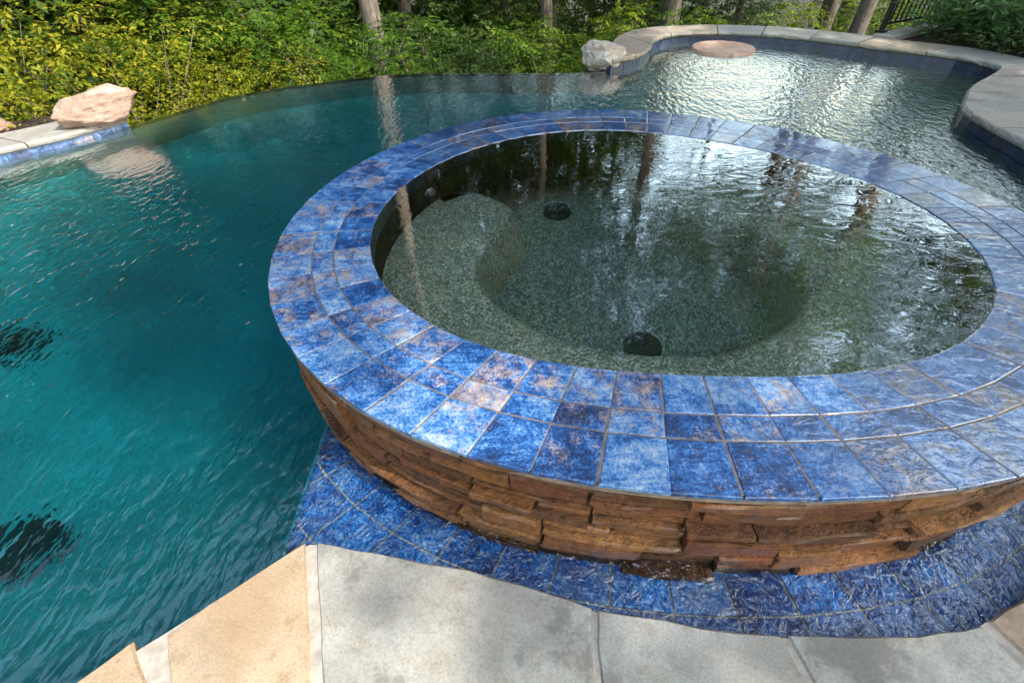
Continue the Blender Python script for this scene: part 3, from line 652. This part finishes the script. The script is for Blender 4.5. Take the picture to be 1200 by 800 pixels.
# ------------------------------------------------------------------ boulders and the round stone top
def boulder(name, c, size, rz, mat, label, seed, cuts=14, z0=0.0, tiltx=0):
    rnd = random.Random(seed); bm = bmesh.new(); bmesh.ops.create_icosphere(bm, subdivisions=5, radius=1)
    pl_ = []
    for _ in range(cuts):
        d = Vector((rnd.gauss(0, 1), rnd.gauss(0, 1), rnd.gauss(0, .8))).normalized(); pl_.append((d, rnd.uniform(.62, .86)))
    for v in bm.verts:
        p = v.co.copy()
        for d, h in pl_:
            k = p.dot(d) - h
            if k > 0: p -= d * k * .93
        q = p * 1.6 + Vector((seed, 0, 0)); p *= 1 + .10 * mnoise.fractal(q * 1.5, 1.0, 2.0, 5) ; p += p.normalized() * .035 * mnoise.noise(q * 5)
        lay = mnoise.noise((q.x * .7, q.y * .7, q.z * 5)); p *= 1 + .035 * lay
        v.co = p
    zmin = min(v.co.z for v in bm.verts); bmesh.ops.scale(bm, verts=bm.verts, vec=size)
    bmesh.ops.rotate(bm, verts=bm.verts, matrix=Matrix.Rotation(tiltx, 3, 'Y'))
    zmin = min(v.co.z for v in bm.verts); bmesh.ops.translate(bm, verts=bm.verts, vec=(0, 0, -zmin))
    o = bobj(name, bm, mat, smooth=True); o.location = (c[0], c[1], z0); o.rotation_euler = (0, 0, rz); return tag(o, label, 'boulder')
boulder('boulder', (-3.62, 4.56), (.36, .22, .155), R(38), M['boulder_pink'], 'large pink sunlit boulder at the left end of the vanishing edge', 3, z0=.06, tiltx=R(-6))
boulder('boulder', (1.17, 6.33), (.29, .24, .185), R(10), M['boulder_white'], 'rounded white and tan boulder on the end of the curved coping', 8, z0=-.05)
boulder('boulder', (-4.5, 4.42), (.17, .14, .09), R(20), M['boulder_pink'], 'small pink rock behind the pale flagstone coping', 5, z0=.02)
boulder('boulder', (-4.75, 4.5), (.18, .14, .14), R(70), M['flag_grey'], 'small grey rock behind the pale flagstone coping', 9, z0=.05)
# backing mound for the left rocks
tag(fill([catmull([(-3.85, 4.85), (-4.0, 5.05), (-4.4, 5.0), (-5.2, 4.3), (-5.9, 3.0), (-5.6, 2.0), (-5.1, 2.5), (-4.75, 3.5), (-4.25, 4.1), (-3.95, 4.45)], 3, True)], .04, M['mulch'], 'rock_bed', zb=-2.8), kind='structure')
tb = empty('stone_table', (2.88, 7.10, -1.28)); tag(tb, 'round pink stone table top standing just above the water in the far bay', 'table')
bm = bmesh.new(); bmesh.ops.create_cone(bm, cap_ends=True, segments=48, radius1=.40, radius2=.40, depth=.045); bmesh.ops.bevel(bm, geom=[e for e in bm.edges if abs(e.verts[0].co.z - e.verts[1].co.z) < .001], offset=.012, segments=2, affect='EDGES')
for v in bm.verts: v.co.x *= 1 + .03 * mnoise.noise((v.co.x * 3, v.co.y * 3, 1)); v.co.y *= 1 + .03 * mnoise.noise((v.co.x * 3, v.co.y * 3, 6))
o = bobj('table_top', bm, M['disc'], tb); o.location = (0, 0, 1.28 + .004)
bm = bmesh.new(); bmesh.ops.create_cone(bm, cap_ends=True, segments=24, radius1=.16, radius2=.12, depth=1.27); o = bobj('pedestal', bm, M['concrete'], tb); o.location = (0, 0, .632)

# ------------------------------------------------------------------ vegetation
def unit(a): return a / np.maximum(np.linalg.norm(a, axis=1, keepdims=True), 1e-9)
def leaf_mesh(name, P, D, nleaf, slen, L, W, droop, mat, spread=.85):
    """P, D: spray roots and directions; every spray carries nleaf folded leaves, alternately left and right"""
    n = len(P); D = unit(D); up = np.tile((0., 0., 1.), (n, 1)); side = unit(np.cross(D, up) + rng.normal(0, .05, (n, 3))); nrm = np.cross(side, D)
    t = np.linspace(.08, 1, nleaf)[None, :, None]
    sl = slen * rng.uniform(.6, 1.25, (n, 1, 1)); base = P[:, None] + D[:, None] * sl * t + np.array((0, 0, -1.))[None, None] * (sl * t ** 2 * droop * .6)
    sg = np.where(np.arange(nleaf) % 2 == 0, 1., -1.)[None, :, None]
    ld = D[:, None] * (1 - spread * .5) + side[:, None] * sg * spread + rng.normal(0, .28, (n, nleaf, 3)); ld[..., 2] -= droop * rng.uniform(.3, 1.3, (n, nleaf))
    base = base.reshape(-1, 3); ld = unit(ld.reshape(-1, 3)); N = len(base)
    nn = unit(np.repeat(nrm, nleaf, 0) + rng.normal(0, .35, (N, 3))); sd2 = unit(np.cross(ld, nn)); nn = np.cross(sd2, ld)
    l = (L * rng.uniform(.6, 1.2, (N, 1))); w_ = l * (W / L) * rng.uniform(.85, 1.15, (N, 1))
    V = np.empty((N, 4, 3)); V[:, 0] = base; V[:, 1] = base + ld * l * .45 + sd2 * w_ * .5 + nn * w_ * .12; V[:, 2] = base + ld * l - nn * l * .06; V[:, 3] = base + ld * l * .45 - sd2 * w_ * .5 + nn * w_ * .12
    idx = (np.arange(N) * 4)[:, None]; T = np.concatenate([idx + np.array((0, 1, 2)), idx + np.array((0, 2, 3))], 1).reshape(-1)
    me = bpy.data.meshes.new(name); me.vertices.add(N * 4); me.vertices.foreach_set('co', V.reshape(-1)); me.loops.add(len(T)); me.loops.foreach_set('vertex_index', T.astype(np.int32)); me.polygons.add(N * 2); me.polygons.foreach_set('loop_start', np.arange(0, len(T), 3, dtype=np.int32)); me.update(calc_edges=True); me.validate()
    me.materials.append(mat); return me
def tube(bm, pts, radii, seg=8):
    rings = []
    for i, p in enumerate(pts):
        p = Vector(p); d = (Vector(pts[min(i + 1, len(pts) - 1)]) - Vector(pts[max(i - 1, 0)])).normalized(); a = d.orthogonal().normalized(); b = d.cross(a)
        rings.append([bm.verts.new(p + (a * math.cos(2 * math.pi * k / seg) + b * math.sin(2 * math.pi * k / seg)) * radii[i]) for k in range(seg)])
    for r0, r1 in zip(rings, rings[1:]):
        # match nearest start to avoid twisting
        o = min(range(seg), key=lambda q: (r1[q].co - r0[0].co).length)
        for k in range(seg): bm.faces.new((r0[k], r0[(k + 1) % seg], r1[(k + 1 + o) % seg], r1[(k + o) % seg]))
    bm.faces.new(rings[-1])
def crown_points(blobs, n):
    vol = np.array([b[1][0] * b[1][1] * b[1][2] for b in blobs]) ** .8; k = rng.choice(len(blobs), n, p=vol / vol.sum())
    c = np.array([b[0] for b in blobs])[k]; r = np.array([b[1] for b in blobs])[k]; d = unit(rng.normal(0, 1, (n, 3))); rad = rng.uniform(.35, 1.0, (n, 1)) ** .5
    P = c + d * r * rad; D = d * np.array((1, 1, .35)) + rng.normal(0, .35, (n, 3)); D[:, 2] = D[:, 2] * .5; return P, D
def make_tree_meshes(i, H, cb, cr, nblob, nspray, trunk_r, L):
    """tall woodland tree: trunk with limbs, crown of leaf sprays"""
    rnd = random.Random(100 + i); bm = bmesh.new(); pts = []; x = y = 0
    for k in range(9):
        pts.append((x, y, H * k / 8)); x += rnd.uniform(-.12, .12); y += rnd.uniform(-.12, .12)
    tube(bm, pts, [trunk_r * (1.25 if k == 0 else 1) * (1 - .85 * (k / 8) ** 1.1) for k in range(9)], 12); blobs = []
    for b in range(nblob):
        z = cb + (H * 1.02 - cb) * (b + .5) / nblob; f = (z - cb) / (H - cb); rr = cr * (1 - .65 * f ** 1.6) * rnd.uniform(.55, 1.0); a = b * 2.4 + rnd.uniform(-.5, .5)
        c = (rr * math.cos(a), rr * math.sin(a), z); s_ = rnd.uniform(.9, 1.5) * cr * .28; blobs.append((c, (s_ * 1.25, s_ * 1.25, s_ * .75)))
        z0 = max(cb * .6, z - rr * .6); k0 = min(7, int(z0 / H * 8)); p0 = Vector(pts[k0]).lerp(Vector(pts[k0 + 1]), z0 / H * 8 - k0); mid = p0.lerp(Vector(c), .55) + Vector((0, 0, -.15 * rr)); r0 = trunk_r * .32 * (1 - .6 * f)
        tube(bm, [p0, mid, c], [r0, r0 * .6, r0 * .15], 6)
    tm = bpy.data.meshes.new('trunk'); bm.to_mesh(tm); bm.free(); tm.shade_smooth()
    P, D = crown_points(blobs, nspray); cm = leaf_mesh('crown', P, D, 9, .7, L, L * .55, .25, M['leaf_green'])
    return tm, cm
def place_tree(meshes, name, loc, rz, sc, label, group, trunk_mat, crown_mat, lean=(0, 0)):
    root = empty(name, loc); root.rotation_euler = (lean[0], lean[1], rz); root.scale = (sc, sc, sc); tag(root, label, 'tree', group)
    for nm, me, mt in (('trunk', meshes[0], trunk_mat), ('crown', meshes[1], crown_mat)):
        o = bpy.data.objects.new(nm, me); col.objects.link(o); o.parent = root
        if not me.materials: me.materials.append(mt)
        o.material_slots[0].link = 'OBJECT'; o.material_slots[0].material = mt
    return root
TREES = [make_tree_meshes(0, 26, 13, 4.4, 17, 1400, .24, .26), make_tree_meshes(1, 23, 12, 3.9, 15, 1200, .20, .26), make_tree_meshes(2, 28, 15, 4.6, 16, 1350, .27, .28)]
MID = [make_tree_meshes(10 + k, 15, 2.2, 3.4, 26, 2300, .13, .22) for k in range(2)]
rnd = random.Random(77); mids = []
for a, d in ((-66, 12), (-58, 16), (-50, 11.5), (-44, 15), (-37, 12.5), (-31, 17), (-25, 13.5), (-20, 18), (-13, 15.5), (-7, 19), (0, 22), (12, 24), (-70, 20), (-40, 22), (-16, 24)):
    x, y = d * math.sin(R(a)), d * math.cos(R(a)); mids.append((x, y, rnd.uniform(.75, 1.1)))
named = [  # direction at the crossing with the picture, distance, variant, scale, label
 ((-.229, .973), 11.0, 0, .82, 'tall tree with a pale grey trunk rising behind the vanishing edge', 'bark_pale'),
 ((.077, .997), 13.5, 1, .80, 'straight brown trunked tree beyond the middle of the vanishing edge', 'bark'),
 ((.538, .843), 13.0, 1, .80, 'tree with a pale trunk rising behind the curved coping', 'bark_pale')]
for d, dist, v, sc, lab, bk in named:
    x, y = d[0] * dist, d[1] * dist; place_tree(TREES[v], 'tall_tree', (x, y, ground_z(x, y) - .1), random.uniform(0, 6.28), sc, lab, None, M[bk], M['leaf_green'])
for d, dist, v, sc in (((-.167, .986), 14.5, 1, .95), ((.002, 1.0), 17, 0, .8), ((.038, .999), 21, 1, .7), ((.283, .959), 15, 2, .95), ((.505, .863), 17, 1, .9), ((-.572, .82), 13, 1, .9), ((.63, .776), 15, 2, 1.0)):
    x, y = d[0] * dist, d[1] * dist; place_tree(TREES[v], 'woodland_tree', (x, y, ground_z(x, y) - .1), random.uniform(0, 6.28), sc, 'dark trunked woodland tree standing among the undergrowth beyond the pool', 'woodland trees beyond the pool', M['bark'], M['leaf_green'])
spots = []
rnd = random.Random(5)
while len(spots) < 27:
    a = rnd.uniform(-75, 14) if len(spots) < 20 else rnd.uniform(14, 62); d = rnd.uniform(15, 34) if len(spots) < 20 else rnd.uniform(17, 30); x, y = d * math.sin(R(a)), d * math.cos(R(a))
    if y < 5 or (x > 4 and y < 12): continue
    if any(math.hypot(x - p[0], y - p[1]) < 3.4 for p in spots): continue
    spots.append((x, y))
for i, (x, y) in enumerate(spots):
    place_tree(TREES[i % 3], 'woodland_tree', (x, y, ground_z(x, y) - .1), rnd.uniform(0, 6.28), rnd.uniform(.75, 1.1), 'dark trunked woodland tree standing among the undergrowth beyond the pool', 'woodland trees beyond the pool', M['bark'], M[rnd.choice(('leaf_green', 'leaf_green', 'leaf_dark', 'leaf_lime'))])
for i, (x, y, sc) in enumerate(mids):
    place_tree(MID[i % 2], 'understorey_tree', (x, y, ground_z(x, y) - .1), rnd.uniform(0, 6.28), sc, 'dense dark leafed tree with low branches in the woods beyond the vanishing edge', 'dense trees beyond the vanishing edge', M['bark'], M[('leaf_dark', 'leaf_green', 'leaf_dark')[i % 3]])
# trees behind the photographer, which shade the spa
for (x, y, v, sc) in ((9.4, -2.2, 0, .55), (6.6, -1.5, 1, .5), (8.2, .8, 1, .5), (12.5, -7.6, 1, .58), (11.0, -.6, 1, .6), (12.2, 2.6, 0, .55), (12.6, -3.0, 0, .56)):
    place_tree(TREES[v], 'shade_tree', (x, y, -.2), rnd.uniform(0, 6.28), sc, 'shade tree behind the patio', 'shade trees behind the patio', M['bark'], M['leaf_green'])

def make_shrub(i, h, r, nspray, nleaf, slen, L, W, droop, mat, stems=5, layered=True):
    rnd = random.Random(300 + i); bm = bmesh.new(); blobs = []
    for s_ in range(stems):
        a = 2 * math.pi * s_ / stems + rnd.uniform(-.4, .4); rr = r * rnd.uniform(.35, .75); hh = h * rnd.uniform(.7, 1.0)
        p = [(.05 * math.cos(a), .05 * math.sin(a), 0), (rr * .35 * math.cos(a), rr * .35 * math.sin(a), hh * .5), (rr * math.cos(a), rr * math.sin(a), hh)]
        tube(bm, p, [.024 * h / 2, .014 * h / 2, .003], 6)
        for q in range(7 if layered else 4):
            q = q * .57 if layered else q; z = hh * (.18 + .25 * q) ; c = (rr * (.5 + .2 * q) * math.cos(a + rnd.uniform(-.7, .7)), rr * (.5 + .2 * q) * math.sin(a + rnd.uniform(-.7, .7)), z); s2 = r * (rnd.uniform(.2, .36) if layered else rnd.uniform(.3, .5))
            blobs.append((c, (s2, s2, s2 * (.38 if layered else .8))))
            tube(bm, [p[1], c], [.008 * h / 2, .002], 5)
    sm = bpy.data.meshes.new('stems'); bm.to_mesh(sm); bm.free(); sm.shade_smooth(); sm.materials.append(M['bark'])
    P, D = crown_points(blobs, nspray); keep = P[:, 2] > .02; P, D = P[keep], D[keep]
    if not layered: D[:, 2] += .6
    return sm, leaf_mesh('foliage', P, D, nleaf, slen, L, W, droop, mat)
def place_shrub(meshes, name, loc, rz, sc, label, group, mat, cat='shrub'):
    root = empty(name, loc); root.rotation_euler = (0, 0, rz); root.scale = sc if hasattr(sc, '__len__') else (sc,) * 3; tag(root, label, cat, group)
    for nm, me, mt in (('stems', meshes[0], M['bark']), ('foliage', meshes[1], mat)):
        o = bpy.data.objects.new(nm, me); col.objects.link(o); o.parent = root
        o.material_slots[0].link = 'OBJECT'; o.material_slots[0].material = mt
    return root
SY = [make_shrub(k, 3.0, 1.7, 1250, 13, .50, .068, .032, .5, M['leaf_yellow'], 7) for k in range(2)]
SG = [make_shrub(5 + k, 3.2, 1.6, 1200, 11, .40, .10, .05, .35, M['leaf_green'], 6) for k in range(3)]
SL = [make_shrub(10 + k, .62, .5, 300, 9, .22, .10, .026, .15, M['leaf_shrub'], 7, False) for k in range(2)]
def gz(x, y, h): return ground_z(x, y)
lab_y = 'yellow green small tree with drooping leaf sprays beyond the left boulders'
for x, y, zt, s, rz in ((-4.7, 6.4, .75, 1.0, .3), (-6.5, 6.1, 1.1, 1.1, 2.1), (-3.7, 6.9, .1, .75, 1.2)):
    z = zt - 3.0 * s; place_shrub(SY[int(rz) % 2], 'yellow_tree', (x, y, max(z, ground_z(x, y) - .1)) if False else (x, y, ground_z(x, y) - .05), rz, (s, s, (zt - ground_z(x, y)) / 3.0), {.3: 'yellow green small tree with drooping leaf sprays rising behind the large pink boulder', 2.1: 'big yellow green tree with drooping leaf sprays behind the small rocks and pale coping', 1.2: 'low yellow green bush leaning over the vanishing edge beside the large pink boulder'}[rz], 'yellow trees beyond the left boulders', M['leaf_yellow'], 'small tree')
gs = [(-2.5, 8.3, .35, 1.0, 'leaf_green'), (-1.3, 9.6, -.1, .9, 'leaf_dark'), (.95, 8.5, -.05, .75, 'leaf_green'), (2.6, 9.8, .1, .9, 'leaf_green')]
labs = ['bushy green small tree beside the yellow trees and the pale grey trunk', 'dark green bush behind the pale grey trunk', 'leafy green bush spilling behind the white boulder', 'leafy green bush behind the far end of the curved coping']
for i, ((x, y, zt, s, mt), lb) in enumerate(zip(gs, labs)):
    g0 = ground_z(x, y) - .05; place_shrub(SG[i % 3], 'green_bush', (x, y, g0), i * 1.3, (s, s, (zt - g0) / 3.2), lb, None, M[mt], 'bush')
rnd = random.Random(21); pts = []
while len(pts) < 70:
    a = rnd.uniform(-60, 55); d = rnd.uniform(9.5, 34); x, y = d * math.sin(R(a)), d * math.cos(R(a))
    if y < 6.5 or (x > 3.6 and y < 9.3): continue
    if any(abs(math.atan2(x, y) - math.atan2(q[0][0], q[0][1])) < .09 and d < q[1] + 1.2 for q in named): continue
    if any(math.hypot(x - p[0], y - p[1]) < 1.35 for p in pts): continue
    pts.append((x, y))
for i, (x, y) in enumerate(pts):
    g0 = ground_z(x, y) - .05; d = math.hypot(x, y); top = 1.47 - d * math.tan(R(rnd.uniform(5.0, 10.5))); s = rnd.uniform(.9, 1.3) * max(1, d / 16)
    place_shrub(SG[i % 3], 'undergrowth_bush', (x, y, g0), rnd.uniform(0, 6.28), (s, s, max(.5, (top - g0) / 3.2)), 'loose leafy bush in the woodland undergrowth beyond the pool', 'woodland undergrowth bushes', M[rnd.choice(('leaf_green', 'leaf_lime', 'leaf_dark', 'leaf_green', 'leaf_dark'))], 'bush')
for i, (x, y, s) in enumerate(((5.55, 6.75, .95), (5.75, 6.15, .95), (6.25, 6.75, 1.15), (6.35, 6.05, 1.1), (6.9, 6.6, 1.2), (5.95, 5.6, .8), (7.1, 7.4, 1.2), (6.3, 7.25, 1.1), (7.0, 5.8, 1.1))):
    place_shrub(SL[i % 2], 'leafy_shrub', (x, y, .09), i * .9, s, 'low dense shrub with narrow dark green leaves in the mulch bed', 'shrubs in the mulch bed', M['leaf_shrub'])
